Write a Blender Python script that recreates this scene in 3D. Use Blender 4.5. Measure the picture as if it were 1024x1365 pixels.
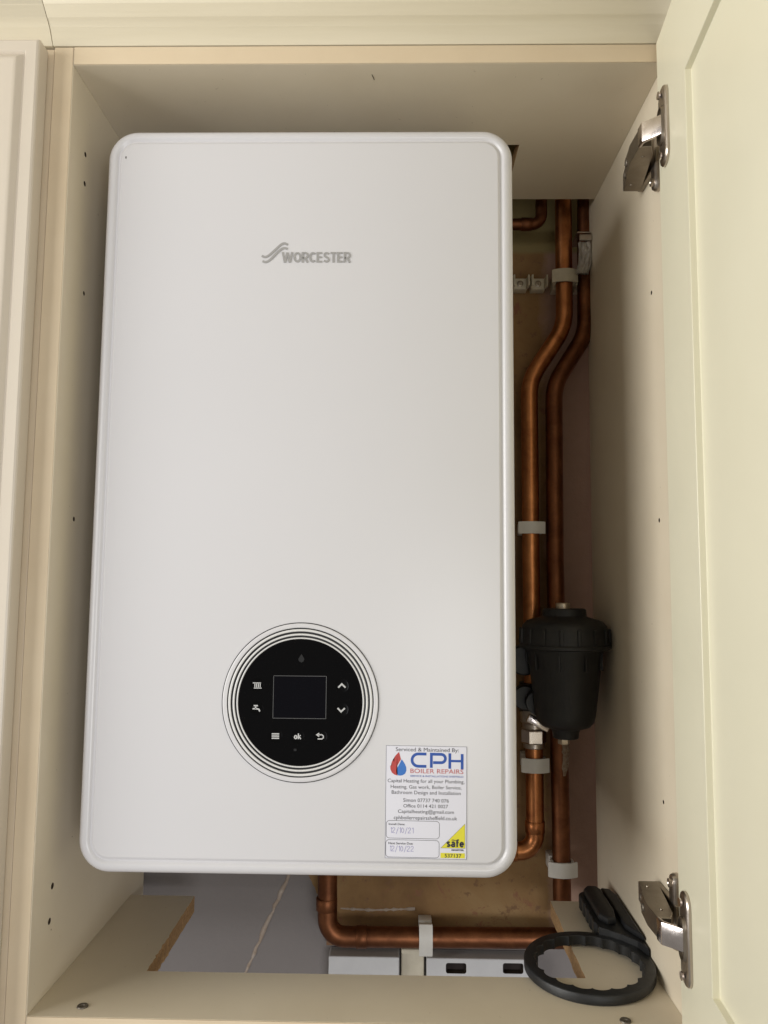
import bpy, bmesh, math, random
from mathutils import Vector, Matrix

random.seed(7)
for o in list(bpy.data.objects):
    bpy.data.objects.remove(o)
SC = bpy.context.scene
COL = SC.collection
PI = math.pi
rad = math.radians

# ------------------------------------------------------------------ camera
# world: X right, Y into the cupboard, Z up, metres; boiler front face at Y = 0
def make_camera():
    pitch, yaw, roll = 0.09428869, -0.01929654, 0.00848813
    cy, sy, cp, sp = math.cos(yaw), math.sin(yaw), math.cos(pitch), math.sin(pitch)
    f = Vector((sy * cp, cy * cp, sp)); r = Vector((cy, -sy, 0)); u = r.cross(f)
    c, s = math.cos(roll), math.sin(roll)
    r2 = c * r + s * u; u2 = -s * r + c * u
    cam = bpy.data.cameras.new('camera')
    cam.sensor_fit = 'VERTICAL'; cam.sensor_height = 36.0; cam.lens = 27.06
    cam.clip_start = 0.02; cam.clip_end = 50
    o = bpy.data.objects.new('camera', cam); COL.objects.link(o)
    m = Matrix.Identity(4)
    for i in range(3):
        m[i][0] = r2[i]; m[i][1] = u2[i]; m[i][2] = -f[i]
    m[0][3], m[1][3], m[2][3] = 0.09064, -0.72606, 0.26253
    o.matrix_world = m
    SC.camera = o
make_camera()

# ------------------------------------------------------------------ light: a room seen by window light from behind the camera
w = bpy.data.worlds.new('World'); SC.world = w; w.use_nodes = True
bg = w.node_tree.nodes['Background']
bg.inputs[0].default_value = (1.0, 0.94, 0.86, 1); bg.inputs[1].default_value = 0.21

def area(name, loc, target, sx, sy, power, col):
    l = bpy.data.lights.new(name, 'AREA'); l.shape = 'RECTANGLE'
    l.size = sx; l.size_y = sy; l.energy = power; l.color = col
    o = bpy.data.objects.new(name, l); COL.objects.link(o)
    o.location = loc
    d = Vector(target) - Vector(loc)
    o.rotation_euler = d.to_track_quat('-Z', 'Y').to_euler()
    return o
area('window_light', (-2.0, -1.05, 0.45), (0.1, 0, 0.3), 1.5, 1.3, 57, (1.0, 0.985, 0.945))
area('front_light', (0.75, -2.3, -0.12), (0.1, 0, 0.3), 1.1, 0.9, 26, (0.96, 0.97, 1.0))

SC.view_settings.view_transform = 'Standard'
SC.view_settings.look = 'None'
SC.view_settings.exposure = 0.0
SC.view_settings.gamma = 1.0
SC.view_settings.use_curve_mapping = False
SC.render.engine = 'CYCLES'
SC.cycles.max_bounces = 8
SC.cycles.diffuse_bounces = 5

# ------------------------------------------------------------------ materials
MATS = {}
def nodes(name):
    m = bpy.data.materials.new(name); m.use_nodes = True
    nt = m.node_tree
    return m, nt, nt.nodes['Principled BSDF']

def setp(b, **k):
    for a, v in k.items():
        b.inputs[a.replace('_', ' ')].default_value = v

def coords(nt, scale=(1, 1, 1)):
    t = nt.nodes.new('ShaderNodeTexCoord'); mp = nt.nodes.new('ShaderNodeMapping')
    mp.inputs['Scale'].default_value = scale
    nt.links.new(t.outputs['Object'], mp.inputs['Vector'])
    return mp.outputs['Vector']

def noise(nt, vec, scale, detail=4, rough=0.55, dist=0.0):
    n = nt.nodes.new('ShaderNodeTexNoise')
    n.inputs['Scale'].default_value = scale; n.inputs['Detail'].default_value = detail
    n.inputs['Roughness'].default_value = rough; n.inputs['Distortion'].default_value = dist
    nt.links.new(vec, n.inputs['Vector'])
    return n.outputs['Fac']

def ramp(nt, fac, stops):
    r = nt.nodes.new('ShaderNodeValToRGB')
    el = r.color_ramp.elements
    while len(el) < len(stops): el.new(0.5)
    for e, (p, c) in zip(el, stops):
        e.position = p
        e.color = (c, c, c, 1) if isinstance(c, (int, float)) else (*c, 1)
    nt.links.new(fac, r.inputs['Fac'])
    return r.outputs['Color']

def mix(nt, fac, a, b, mode='MIX'):
    m = nt.nodes.new('ShaderNodeMix'); m.data_type = 'RGBA'; m.blend_type = mode
    for v, i in ((fac, 0), (a, 6), (b, 7)):
        if hasattr(v, 'is_linked') or hasattr(v, 'links'):
            nt.links.new(v, m.inputs[i])
        elif i == 0: m.inputs[0].default_value = v
        else: m.inputs[i].default_value = (*v, 1)
    return m.outputs[2]

def bump(nt, b, h, strength, dist=0.001):
    n = nt.nodes.new('ShaderNodeBump'); n.inputs['Strength'].default_value = strength
    n.inputs['Distance'].default_value = dist
    nt.links.new(h, n.inputs['Height']); nt.links.new(n.outputs['Normal'], b.inputs['Normal'])

def plain(name, col, rough=0.5, metal=0.0, spec=0.5, coat=0.0):
    m, nt, b = nodes(name)
    setp(b, Base_Color=(*col, 1), Roughness=rough, Metallic=metal)
    b.inputs['Specular IOR Level'].default_value = spec
    b.inputs['Coat Weight'].default_value = coat
    MATS[name] = m
    return m

def mottled(name, c1, c2, rough, nscale=40, fine=900, bstr=0.15, stretch=(1, 1, 1), spots=None, specks=None):
    m, nt, b = nodes(name)
    v = coords(nt, stretch)
    col = mix(nt, ramp(nt, noise(nt, v, nscale, 5, 0.6), [(0.3, 0.0), (0.72, 1.0)]), c1, c2)
    if spots:
        sp = ramp(nt, noise(nt, v, spots[1], 6, 0.7), [(spots[2], 0.0), (spots[2] + 0.05, 1.0)])
        col = mix(nt, sp, col, spots[0])
    if specks:
        sk = ramp(nt, noise(nt, v, 210, 3, 0.6), [(0.735, 0.0), (0.76, 1.0)])
        col = mix(nt, sk, col, specks)
    nt.links.new(col, b.inputs['Base Color'])
    rr = nt.nodes.new('ShaderNodeMapRange')
    rr.inputs[3].default_value = rough - 0.07; rr.inputs[4].default_value = rough + 0.1
    nt.links.new(noise(nt, v, nscale * 2.3, 3), rr.inputs[0])
    nt.links.new(rr.outputs[0], b.inputs['Roughness'])
    bump(nt, b, noise(nt, v, fine, 2), bstr, 0.0006)
    MATS[name] = m
    return m

# creams of the kitchen units
mottled('cream_laminate', (0.665, 0.582, 0.446), (0.71, 0.63, 0.494), 0.42, 9, 700, 0.12, spots=((0.52, 0.44, 0.33), 26, 0.70), specks=(0.30, 0.23, 0.15))
mottled('cream_edging', (0.615, 0.498, 0.345), (0.655, 0.542, 0.385), 0.45, 14, 500, 0.10)
mottled('cream_foil', (0.725, 0.692, 0.535), (0.745, 0.712, 0.56), 0.33, 6, 420, 0.06)
mottled('cream_door', (0.585, 0.52, 0.43), (0.61, 0.545, 0.455), 0.36, 6, 420, 0.06)
mottled('cornice_cream', (0.63, 0.565, 0.42), (0.69, 0.625, 0.48), 0.42, 60, 300, 0.25, stretch=(0.05, 1, 1))
mottled('chipboard', (0.30, 0.17, 0.07), (0.50, 0.31, 0.15), 0.9, 350, 900, 0.9, spots=((0.16, 0.085, 0.035), 420, 0.6))
mottled('white_plastic', (0.62, 0.60, 0.56), (0.67, 0.65, 0.61), 0.45, 60, 900, 0.05)
mottled('old_clip_plastic', (0.52, 0.47, 0.36), (0.60, 0.55, 0.44), 0.5, 90, 900, 0.1)
mottled('box_white', (0.50, 0.50, 0.51), (0.56, 0.56, 0.57), 0.5, 30, 900, 0.05)
mottled('plaster_bead', (0.42, 0.36, 0.31), (0.30, 0.22, 0.16), 0.9, 90, 300, 0.8)
mottled('tape', (0.46, 0.43, 0.38), (0.30, 0.26, 0.22), 0.7, 120, 300, 0.8)
mottled('limescale', (0.40, 0.33, 0.26), (0.20, 0.12, 0.075), 0.8, 260, 500, 0.8)
mottled('batten_wood', (0.17, 0.09, 0.045), (0.24, 0.13, 0.07), 0.8, 60, 300, 0.5, stretch=(0.1, 1, 1))
mottled('black_plastic', (0.008, 0.008, 0.0085), (0.013, 0.013, 0.0135), 0.48, 60, 600, 0.25)
mottled('black_nylon', (0.009, 0.0095, 0.010), (0.015, 0.016, 0.0175), 0.45, 70, 500, 0.2)
plain('hole_dark', (0.035, 0.022, 0.012), 0.9)
plain('slot_dark', (0.02, 0.012, 0.010), 0.8)
plain('groove_black', (0.006, 0.006, 0.007), 0.35)
plain('panel_glass', (0.002, 0.002, 0.0025), 0.05, 0, 0.22)
plain('screen_glass', (0.002, 0.002, 0.004), 0.04, 0, 0.26)
plain('screen_edge', (0.10, 0.10, 0.10), 0.3)
plain('icon_white', (0.50, 0.50, 0.50), 0.5)
plain('icon_ghost', (0.008, 0.008, 0.008), 0.3)
plain('button_black', (0.0014, 0.0014, 0.0016), 0.14, 0, 0.2)
plain('bezel_white', (0.66, 0.655, 0.65), 0.30)
plain('logo_grey', (0.325, 0.318, 0.312), 0.42)
plain('paper', (0.72, 0.72, 0.80), 0.55)
plain('ink_black', (0.035, 0.035, 0.045), 0.6)
plain('ink_blue', (0.015, 0.075, 0.36), 0.5)
plain('drop_blue', (0.03, 0.16, 0.52), 0.5)
plain('ink_red', (0.46, 0.05, 0.045), 0.5)
plain('ink_pen', (0.26, 0.24, 0.48), 0.6)
plain('safe_yellow', (0.72, 0.66, 0.03), 0.5)
plain('screw_dull', (0.16, 0.14, 0.115), 0.5, 0.7)
plain('chip_dark', (0.09, 0.08, 0.07), 0.7)

def metal(name, c1, c2, rough, nscale, aniso=(1, 1, 1)):
    m, nt, b = nodes(name)
    v = coords(nt, aniso)
    f = ramp(nt, noise(nt, v, nscale, 6, 0.65, 0.4), [(0.32, 0.0), (0.68, 1.0)])
    nt.links.new(mix(nt, f, c1, c2), b.inputs['Base Color'])
    rr = nt.nodes.new('ShaderNodeMapRange'); rr.inputs[3].default_value = rough - 0.06; rr.inputs[4].default_value = rough + 0.16
    nt.links.new(noise(nt, v, nscale * 1.7, 4), rr.inputs[0]); nt.links.new(rr.outputs[0], b.inputs['Roughness'])
    setp(b, Metallic=1.0)
    bump(nt, b, noise(nt, v, nscale * 6, 3), 0.12, 0.0004)
    MATS[name] = m
metal('copper', (0.64, 0.27, 0.105), (0.28, 0.10, 0.04), 0.29, 22)
metal('copper_dull', (0.25, 0.100, 0.046), (0.125, 0.048, 0.024), 0.42, 30)
metal('nickel', (0.56, 0.51, 0.46), (0.46, 0.40, 0.35), 0.27, 40)
metal('hinge_dark', (0.36, 0.315, 0.26), (0.28, 0.24, 0.195), 0.36, 60)
metal('link_bright', (0.80, 0.74, 0.72), (0.70, 0.64, 0.62), 0.17, 60)
metal('brass_nickel', (0.70, 0.62, 0.50), (0.62, 0.54, 0.44), 0.30, 80)

def boiler_paint():
    m, nt, b = nodes('boiler_white')
    v = coords(nt)
    col = mix(nt, ramp(nt, noise(nt, v, 3.0, 3), [(0.3, 0.0), (0.7, 1.0)]), (0.610, 0.602, 0.620), (0.625, 0.617, 0.636))
    nt.links.new(col, b.inputs['Base Color'])
    setp(b, Roughness=0.29)
    bump(nt, b, noise(nt, v, 900, 2), 0.05, 0.0005)
    MATS['boiler_white'] = m
boiler_paint()

def wall_mat():
    # bare, stained plaster behind the boiler; grey paint to the lower left and below the pipe run
    m, nt, b = nodes('wall_plaster')
    t = nt.nodes.new('ShaderNodeTexCoord')
    v = t.outputs['Object']
    sep = nt.nodes.new('ShaderNodeSeparateXYZ'); nt.links.new(v, sep.inputs[0])
    def math_(op, a, bb, c=None):
        n = nt.nodes.new('ShaderNodeMath'); n.operation = op
        for i, x in enumerate((a, bb, c)):
            if x is None: continue
            if isinstance(x, (int, float)): n.inputs[i].default_value = x
            else: nt.links.new(x, n.inputs[i])
        return n.outputs[0]
    big = noise(nt, v, 5.5, 6, 0.6, 0.3)
    base = ramp(nt, big, [(0.28, (0.16, 0.085, 0.034)), (0.48, (0.275, 0.160, 0.066)), (0.72, (0.37, 0.25, 0.118))])
    fine = ramp(nt, noise(nt, v, 55, 8, 0.75), [(0.36, 0.0), (0.43, 1.0)])
    base = mix(nt, fine, (0.20, 0.11, 0.055), base)
    scr = ramp(nt, noise(nt, v, 21, 8, 0.8, 1.2), [(0.57, 0.0), (0.63, 0.8)])
    base = mix(nt, scr, base, (0.24, 0.10, 0.06))
    # pinkish skim to the right of the pipes
    wob = math_('MULTIPLY', math_('SUBTRACT', noise(nt, v, 9, 6, 0.7), 0.5), 0.05)
    xw = math_('ADD', sep.outputs[0], wob)
    pk = nt.nodes.new('ShaderNodeMapRange'); pk.inputs[1].default_value = 0.285; pk.inputs[2].default_value = 0.30
    nt.links.new(xw, pk.inputs[0])
    pink = mix(nt, noise(nt, v, 30, 6, 0.7), (0.40, 0.26, 0.20), (0.30, 0.185, 0.135))
    base = mix(nt, pk.outputs[0], base, pink)
    # pale yellow old paint high up
    yz = nt.nodes.new('ShaderNodeMapRange'); yz.inputs[1].default_value = 0.722; yz.inputs[2].default_value = 0.728
    nt.links.new(math_('ADD', sep.outputs[2], math_('MULTIPLY', wob, 0.15)), yz.inputs[0])
    base = mix(nt, yz.outputs[0], base, (0.27, 0.215, 0.095))
    # grey paint
    gx = math_('ADD', math_('ADD', sep.outputs[0], math_('MULTIPLY', sep.outputs[2], 0.47)), math_('MULTIPLY', wob, 0.35))
    g1 = math_('LESS_THAN', gx, -0.077)
    g2 = math_('LESS_THAN', math_('ADD', sep.outputs[2], math_('MULTIPLY', wob, 0.2)), -0.196)
    g3 = math_('LESS_THAN', sep.outputs[2], 0.05)
    gm = math_('MULTIPLY', math_('MAXIMUM', g1, g2), g3)
    grey = mix(nt, noise(nt, v, 7, 4), (0.19, 0.170, 0.163), (0.23, 0.210, 0.205))
    base = mix(nt, gm, base, grey)
    nt.links.new(base, b.inputs['Base Color'])
    setp(b, Roughness=0.9)
    bump(nt, b, noise(nt, v, 70, 8, 0.7), 0.5, 0.002)
    MATS['wall_plaster'] = m
wall_mat()

# ------------------------------------------------------------------ geometry helpers
def link(name, me, mat, parent=None, loc=None, smooth=False):
    o = bpy.data.objects.new(name, me)
    COL.objects.link(o)
    if mat:
        for mm in (mat if isinstance(mat, (list, tuple)) else [mat]):
            me.materials.append(MATS[mm])
    if parent is not None: o.parent = parent
    if loc is not None: o.location = loc
    if smooth:
        for p in me.polygons: p.use_smooth = True
    return o

def from_bm(name, bm, mat, parent=None, loc=None, smooth=False, angle=None):
    me = bpy.data.meshes.new(name)
    bmesh.ops.recalc_face_normals(bm, faces=bm.faces)
    if angle is not None:
        bm.normal_update()
        for f in bm.faces: f.smooth = True
        for e in bm.edges:
            if len(e.link_faces) == 2 and e.calc_face_angle(0) > angle: e.smooth = False
    bm.to_mesh(me); bm.free()
    return link(name, me, mat, parent, loc, smooth)

def box_bm(bm, c0, c1, bev=0.0, seg=2):
    (x0, y0, z0), (x1, y1, z1) = c0, c1
    vs = [bm.verts.new(p) for p in ((x0, y0, z0), (x1, y0, z0), (x1, y1, z0), (x0, y1, z0), (x0, y0, z1), (x1, y0, z1), (x1, y1, z1), (x0, y1, z1))]
    fs = [bm.faces.new([vs[i] for i in q]) for q in ((0, 3, 2, 1), (4, 5, 6, 7), (0, 1, 5, 4), (1, 2, 6, 5), (2, 3, 7, 6), (3, 0, 4, 7))]
    if bev:
        es = list({e for f in fs for e in f.edges})
        bmesh.ops.bevel(bm, geom=es, offset=bev, segments=seg, profile=0.5, affect='EDGES')

def box(name, c0, c1, mat, parent=None, bev=0.0008, seg=2):
    bm = bmesh.new(); box_bm(bm, c0, c1, bev, seg)
    return from_bm(name, bm, mat, parent)

def lathe_bm(bm, prof, n=48, axis='Z', centre=(0, 0, 0), close_ends=True):
    """prof: list of (r, h) along axis"""
    cx, cy, cz = centre
    rings = []
    for r, h in prof:
        ring = []
        if r < 1e-7:
            P = {'Z': (cx, cy, cz + h), 'Y': (cx, cy + h, cz), 'X': (cx + h, cy, cz)}[axis]
            ring = [bm.verts.new(P)]
        else:
            for i in range(n):
                a = 2 * PI * i / n; c, s = r * math.cos(a), r * math.sin(a)
                P = {'Z': (cx + c, cy + s, cz + h), 'Y': (cx + c, cy + h, cz + s), 'X': (cx + h, cy + c, cz + s)}[axis]
                ring.append(bm.verts.new(P))
        rings.append(ring)
    for A, B in zip(rings, rings[1:]):
        for i in range(n):
            j = (i + 1) % n
            if len(A) == 1 and len(B) == 1: continue
            if len(A) == 1: bm.faces.new((A[0], B[j], B[i]))
            elif len(B) == 1: bm.faces.new((A[i], A[j], B[0]))
            else: bm.faces.new((A[i], A[j], B[j], B[i]))
    if close_ends:
        for R in (rings[0], rings[-1]):
            if len(R) > 2: bm.faces.new(R)

def lathe(name, prof, mat, parent=None, n=48, axis='Z', centre=(0, 0, 0), angle=35, close=True):
    bm = bmesh.new(); lathe_bm(bm, prof, n, axis, centre, close)
    return from_bm(name, bm, mat, parent, angle=rad(angle))

def fillet_path(pts, r, seg=8):
    pts = [Vector(p) for p in pts]
    out = [pts[0]]
    for i in range(1, len(pts) - 1):
        rr = r[i] if isinstance(r, dict) and i in r else (r if not isinstance(r, dict) else r.get('d', 0.03))
        a, b, c = pts[i - 1], pts[i], pts[i + 1]
        u = (a - b).normalized(); v = (c - b).normalized()
        ang = u.angle(v)
        if ang > PI - 0.02: out.append(b); continue
        d = min(rr / math.tan(ang / 2), (a - b).length * 0.49, (c - b).length * 0.49)
        R = d * math.tan(ang / 2)
        ctr = b + (u + v).normalized() * (R / math.sin(ang / 2))
        p0 = b + u * d; p1 = b + v * d
        e0 = (p0 - ctr); e1 = (p1 - ctr)
        tot = e0.angle(e1); ax = e0.cross(e1).normalized()
        for k in range(seg + 1):
            out.append(ctr + Matrix.Rotation(tot * k / seg, 3, ax) @ e0)
    out.append(pts[-1])
    return out

def tube_bm(bm, path, r, n=20, caps=True, rfun=None):
    P = [Vector(p) for p in path]
    T = []
    for i in range(len(P)):
        a = P[max(i - 1, 0)]; b = P[min(i + 1, len(P) - 1)]
        T.append((b - a).normalized())
    up = Vector((0, 0, 1)) if abs(T[0].z) < 0.9 else Vector((0, 1, 0))
    nrm = (up - T[0] * up.dot(T[0])).normalized()
    rings = []
    for i, p in enumerate(P):
        nrm = (nrm - T[i] * nrm.dot(T[i])).normalized()
        bn = T[i].cross(nrm)
        rr = rfun(i, p) if rfun else r
        rings.append([bm.verts.new(p + rr * (math.cos(2 * PI * k / n) * nrm + math.sin(2 * PI * k / n) * bn)) for k in range(n)])
    for A, B in zip(rings, rings[1:]):
        for i in range(n):
            j = (i + 1) % n
            bm.faces.new((A[i], A[j], B[j], B[i]))
    if caps:
        bm.faces.new(rings[0]); bm.faces.new(rings[-1][::-1])

def tube(name, path, r, mat, parent=None, n=20, rfun=None):
    bm = bmesh.new(); tube_bm(bm, path, r, n, True, rfun)
    return from_bm(name, bm, mat, parent, angle=rad(50))

def prism(name, poly, d0, d1, mat, parent=None, plane='XZ', bev=0.0, seg=2, angle=20):
    """extrude a 2-D polygon between d0 and d1 of the remaining axis"""
    bm = bmesh.new()
    def P(a, b, d): return {'XZ': (a, d, b), 'XY': (a, b, d), 'YZ': (d, a, b)}[plane]
    A = [bm.verts.new(P(a, b, d0)) for a, b in poly]; B = [bm.verts.new(P(a, b, d1)) for a, b in poly]
    f0 = bm.faces.new(A); f1 = bm.faces.new(B[::-1])
    n = len(poly)
    for i in range(n):
        j = (i + 1) % n; bm.faces.new((A[i], B[i], B[j], A[j]))
    if bev:
        es = list(set(f0.edges) | set(f1.edges))
        bmesh.ops.bevel(bm, geom=es, offset=bev, segments=seg, profile=0.5, affect='EDGES')
    return from_bm(name, bm, mat, parent, angle=rad(angle))

def rrect(w, h, r, n=8, cx=0, cz=0):
    pts = []
    for (sx, sz, a0) in ((1, 1, 0), (-1, 1, 90), (-1, -1, 180), (1, -1, 270)):
        for k in range(n + 1):
            a = rad(a0 + 90 * k / n)
            pts.append((cx + sx * (w / 2 - r) + r * math.cos(a), cz + sz * (h / 2 - r) + r * math.sin(a)))
    return pts

def cut_holes(o, cutters, inside=None):
    """real holes: boolean the cutters out, keep the result as the mesh"""
    bm = bmesh.new()
    for f in cutters: f(bm)
    bmesh.ops.recalc_face_normals(bm, faces=bm.faces)
    me = bpy.data.meshes.new('cut'); bm.to_mesh(me); bm.free()
    c = bpy.data.objects.new('cut', me); COL.objects.link(c)
    md = o.modifiers.new('b', 'BOOLEAN'); md.object = c; md.operation = 'DIFFERENCE'; md.solver = 'EXACT'
    dg = bpy.context.evaluated_depsgraph_get(); dg.update()
    new = bpy.data.meshes.new_from_object(o.evaluated_get(dg))
    o.modifiers.clear(); o.data = new
    if inside:
        new.materials.append(MATS['hole_dark'])
        for p in new.polygons:
            if inside(p.center): p.material_index = len(new.materials) - 1
    bpy.data.objects.remove(c)

def tag(o, label, cat, group=None, kind=None):
    if label: o['label'] = label
    if cat: o['category'] = cat
    if group: o['group'] = group
    if kind: o['kind'] = kind
    return o

def empty(name, loc=(0, 0, 0)):
    o = bpy.data.objects.new(name, None); COL.objects.link(o); o.location = loc
    o.empty_display_size = 0.05
    return o

# ------------------------------------------------------------------ measures
XL, XR = -0.2297, 0.343          # inner faces of the cupboard sides
YF, YB = -0.025, 0.284           # front edge, back edge
ZT, ZB = 0.7645, -0.113          # underside of top, upper face of bottom
TH = 0.0185
YW = 0.312                       # wall

# ------------------------------------------------------------------ the setting
bm = bmesh.new()
box_bm(bm, (-2.4, YW, -0.75), (2.4, YW + 0.1, 0.93))
wall = from_bm('wall', bm, 'wall_plaster'); wall['kind'] = 'structure'
def bead(path, r, name):
    def rf(i, p): return r * (0.55 + 0.9 * random.random())
    pts = []
    for (a, b) in zip(path, path[1:]):
        for k in range(16):
            t = k / 16
            pts.append((a[0] + (b[0] - a[0]) * t + random.uniform(-.0012, .0012), YW + 0.0005, a[1] + (b[1] - a[1]) * t))
    pts.append((path[-1][0], YW + 0.0005, path[-1][1]))
    return tube(name, pts, r, 'plaster_bead', wall, 8, rf)
bead([(-0.030, -0.070), (-0.0499, -0.115), (-0.1016, -0.234), (-0.150, -0.345)], 0.0024, 'plaster_bead')
bead([(0.018, -0.1545), (0.06, -0.1560), (0.115, -0.1535)], 0.0018, 'plaster_bead')
bm = bmesh.new()
box_bm(bm, (-2.4, -0.4, 0.905), (2.4, YW, 0.93))  # unseen slab, added to keep world light out of the flue cut-out
ceil = from_bm('unseen_ceiling', bm, 'cornice_cream'); ceil['kind'] = 'structure'

# ------------------------------------------------------------------ the cupboard round the boiler
cab = tag(empty('wall_cabinet', (0, 0, ZB - TH)), 'cream kitchen wall cupboard standing open around the white boiler', 'cabinet')
CZ = ZB - TH
def cpart(o):
    o.parent = cab; o.matrix_parent_inverse = Matrix.Translation((0, 0, -CZ)); return o

def side(name, x0, x1, holes, inner):
    o = box(name, (x0, YF, ZB - TH), (x1, YB, ZT + TH), 'cream_laminate', None, 0.0007, 2)
    def cyl(y, z, r):
        def f(bm): lathe_bm(bm, [(r, -0.009), (r, 0.009)], 14, 'X', (inner, y, z))
        return f
    cut_holes(o, [cyl(*h) for h in holes], lambda c: x0 + .0012 < c.x < x1 - .0012 and YF + .002 < c.y < YB - .002 and ZB < c.z < ZT)
    return cpart(o)
HL = [(0.0116, 0.6946, .0026), (0.0131, 0.6644, .0026), (0.0235, 0.5538, .0022), (0.0245, 0.3245, .0024), (0.0149, -0.0194, .0030), (0.012, -0.0497, .0030)]
side('side_panel', XL - 0.019, XL, HL, XL)
side('side_panel', XR, XR + 0.019, [(0.028, 0.557, .0022), (0.022, 0.327, .0022), (0.03, 0.06, .002)], XR)
for (xa, xb) in ((XL - 0.019, XL), (XR, XR + 0.019)):   # front lipping
    cpart(box('edge_band', (xa + 0.0004, YF - 0.0012, ZB - TH), (xb - 0.0004, YF - 0.0001, ZT + TH - 0.0006), 'cream_edging', None, 0.0004, 2))

# top, with the flue cut-out
def slab_poly(name, poly, z0, z1, mats, cutedge):
    bm = bmesh.new()
    A = [bm.verts.new((a, b, z0)) for a, b in poly]; B = [bm.verts.new((a, b, z1)) for a, b in poly]
    bm.faces.new(A[::-1]); bm.faces.new(B)
    n = len(poly)
    for i in range(n):
        j = (i + 1) % n
        f = bm.faces.new((A[i], A[j], B[j], B[i]))
        if cutedge(poly[i], poly[j]): f.material_index = 1
    return from_bm(name, bm, mats, None)
top = [(XL + .0002, YF), (XR - .0002, YF), (XR - .0002, 0.2375), (0.2265, 0.2375), (0.2255, 0.113), (0.02, 0.113), (0.02, 0.2375), (XL + .0002, 0.2375)]
cpart(slab_poly('top_panel', top, ZT, ZT + TH, ['cream_laminate', 'chipboard'], lambda a, b: a[1] > 0 and b[1] > 0))
cpart(box('edge_band', (XL + 0.0006, YF - 0.0014, ZT + 0.0002), (XR - 0.0006, YF - 0.0001, ZT + TH - 0.0004), 'cream_edging', None, 0.0004, 2))
# bottom, cut away in a U for the pipes; saw-cut edges of bare chipboard
def jag(a, b, n, amp):
    out = []
    for k in range(n + 1):
        t = k / n; j = 0 if k in (0, n) else random.uniform(-amp, amp) * (1.8 if random.random() < .25 else 0.6)
        out.append((a[0] + (b[0] - a[0]) * t + j, a[1] + (b[1] - a[1]) * t))
    return out
bot = [(XL + .0002, YF), (XR - .0002, YF), (XR - .0002, 0.240)] + jag((0.2755, 0.240), (0.2735, 0.0575), 22, 0.0005) + jag((-0.1515, 0.0560), (-0.1525, 0.2375), 40, 0.0008) + [(XL + .0002, 0.2375)]
cpart(slab_poly('bottom_panel', bot, ZB - TH, ZB, ['cream_laminate', 'chipboard'], lambda a, b: a[1] > 0 and b[1] > 0 and not (a[0] > .3 or b[0] > .3 or a[0] < -.2 or b[0] < -.2)))
cpart(box('edge_band', (XL + 0.0006, YF - 0.0014, ZB - TH + 0.0004), (XR - 0.0006, YF - 0.0001, ZB - 0.0002), 'cream_edging', None, 0.0004, 2))
# fixing screws sunk in the bottom panel
for (x, y) in ((-0.1875, -0.0085), (0.2905, -0.0150)):
    s = lathe('fixing_screw', [(0.0, -0.0002), (0.0016, -0.0002), (0.0022, 0.0006), (0.0046, 0.0008), (0.0050, 0.0001), (0.0050, -0.001)], 'screw_dull', None, 18, 'Z', (x, y, ZB + 0.0003), close=False)
    cpart(s)

cpart(prism('scratch', [(0.0610, -0.0100), (0.0613, -0.0100), (0.0626, -0.0065), (0.0635, -0.002), (0.0630, -0.002), (0.0618, -0.0065)], ZT - .0003, ZT + .001, 'hole_dark', None, 'XY'))
# hanging bracket and its torn wrapping in the top back corner
hb = tag(empty('hanging_bracket', (0.333, 0.262, 0.70)), 'small pale metal hanging bracket in the dark top right corner', 'bracket')
def hpart(o): o.parent = hb; o.matrix_parent_inverse = Matrix.Translation((-0.333, -0.262, -0.70)); return o
hpart(box('hook_plate', (0.326, 0.252, 0.716), (0.3425, 0.256, 0.724), 'nickel', None, 0.0008))
hpart(box('wall_rail', (0.324, 0.256, 0.7275), (0.3425, 0.30, 0.7295), 'nickel', None, 0.0005))
bm = bmesh.new()
box_bm(bm, (0.327, 0.256, 0.672), (0.3415, 0.259, 0.7155), 0)
bmesh.ops.subdivide_edges(bm, edges=list(bm.edges), cuts=5, use_grid_fill=True)
for v in bm.verts:
    v.co.x += random.uniform(-.0016, .0016) - max(0, .69 - v.co.z) * .25; v.co.y += random.uniform(-.002, .002)
hpart(from_bm('torn_strip', bm, 'tape', None))

# ------------------------------------------------------------------ cornice above
def cornice():
    c = tag(empty('cornice', (0, YF, ZT + TH + 0.001)), 'cream moulded cornice running along the top of the cupboards', 'cornice')
    z0 = ZT + TH + 0.0006
    prof = [(YF + 0.0180, z0), (YF - 0.0016, z0), (YF - 0.0024, z0 + 0.0012), (YF - 0.0098, z0 + 0.0125), (YF - 0.0103, z0 + 0.0128), (YF - 0.0106, z0 + 0.0134),
            (YF - 0.0160, z0 + 0.0178), (YF - 0.0164, z0 + 0.0180), (YF - 0.0170, z0 + 0.0186), (YF - 0.0245, z0 + 0.0246), (YF - 0.0250, z0 + 0.0249), (YF - 0.0256, z0 + 0.0256), (YF - 0.055, z0 + 0.052), (YF - 0.075, z0 + 0.085), (YF - 0.078, z0 + 0.1205), (YF + 0.018, z0 + 0.1205)]
    for (x0, x1) in ((-2.3, -0.2505), (-0.2498, 2.3)):  # lengthened far out of view to block light above the cupboards
        o = prism('moulding', prof, x0, x1, 'cornice_cream', None, 'YZ', 0.0003, 1, 28)
        o.parent = c; o.matrix_parent_inverse = Matrix.Translation(-c.location)
cornice()

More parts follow.
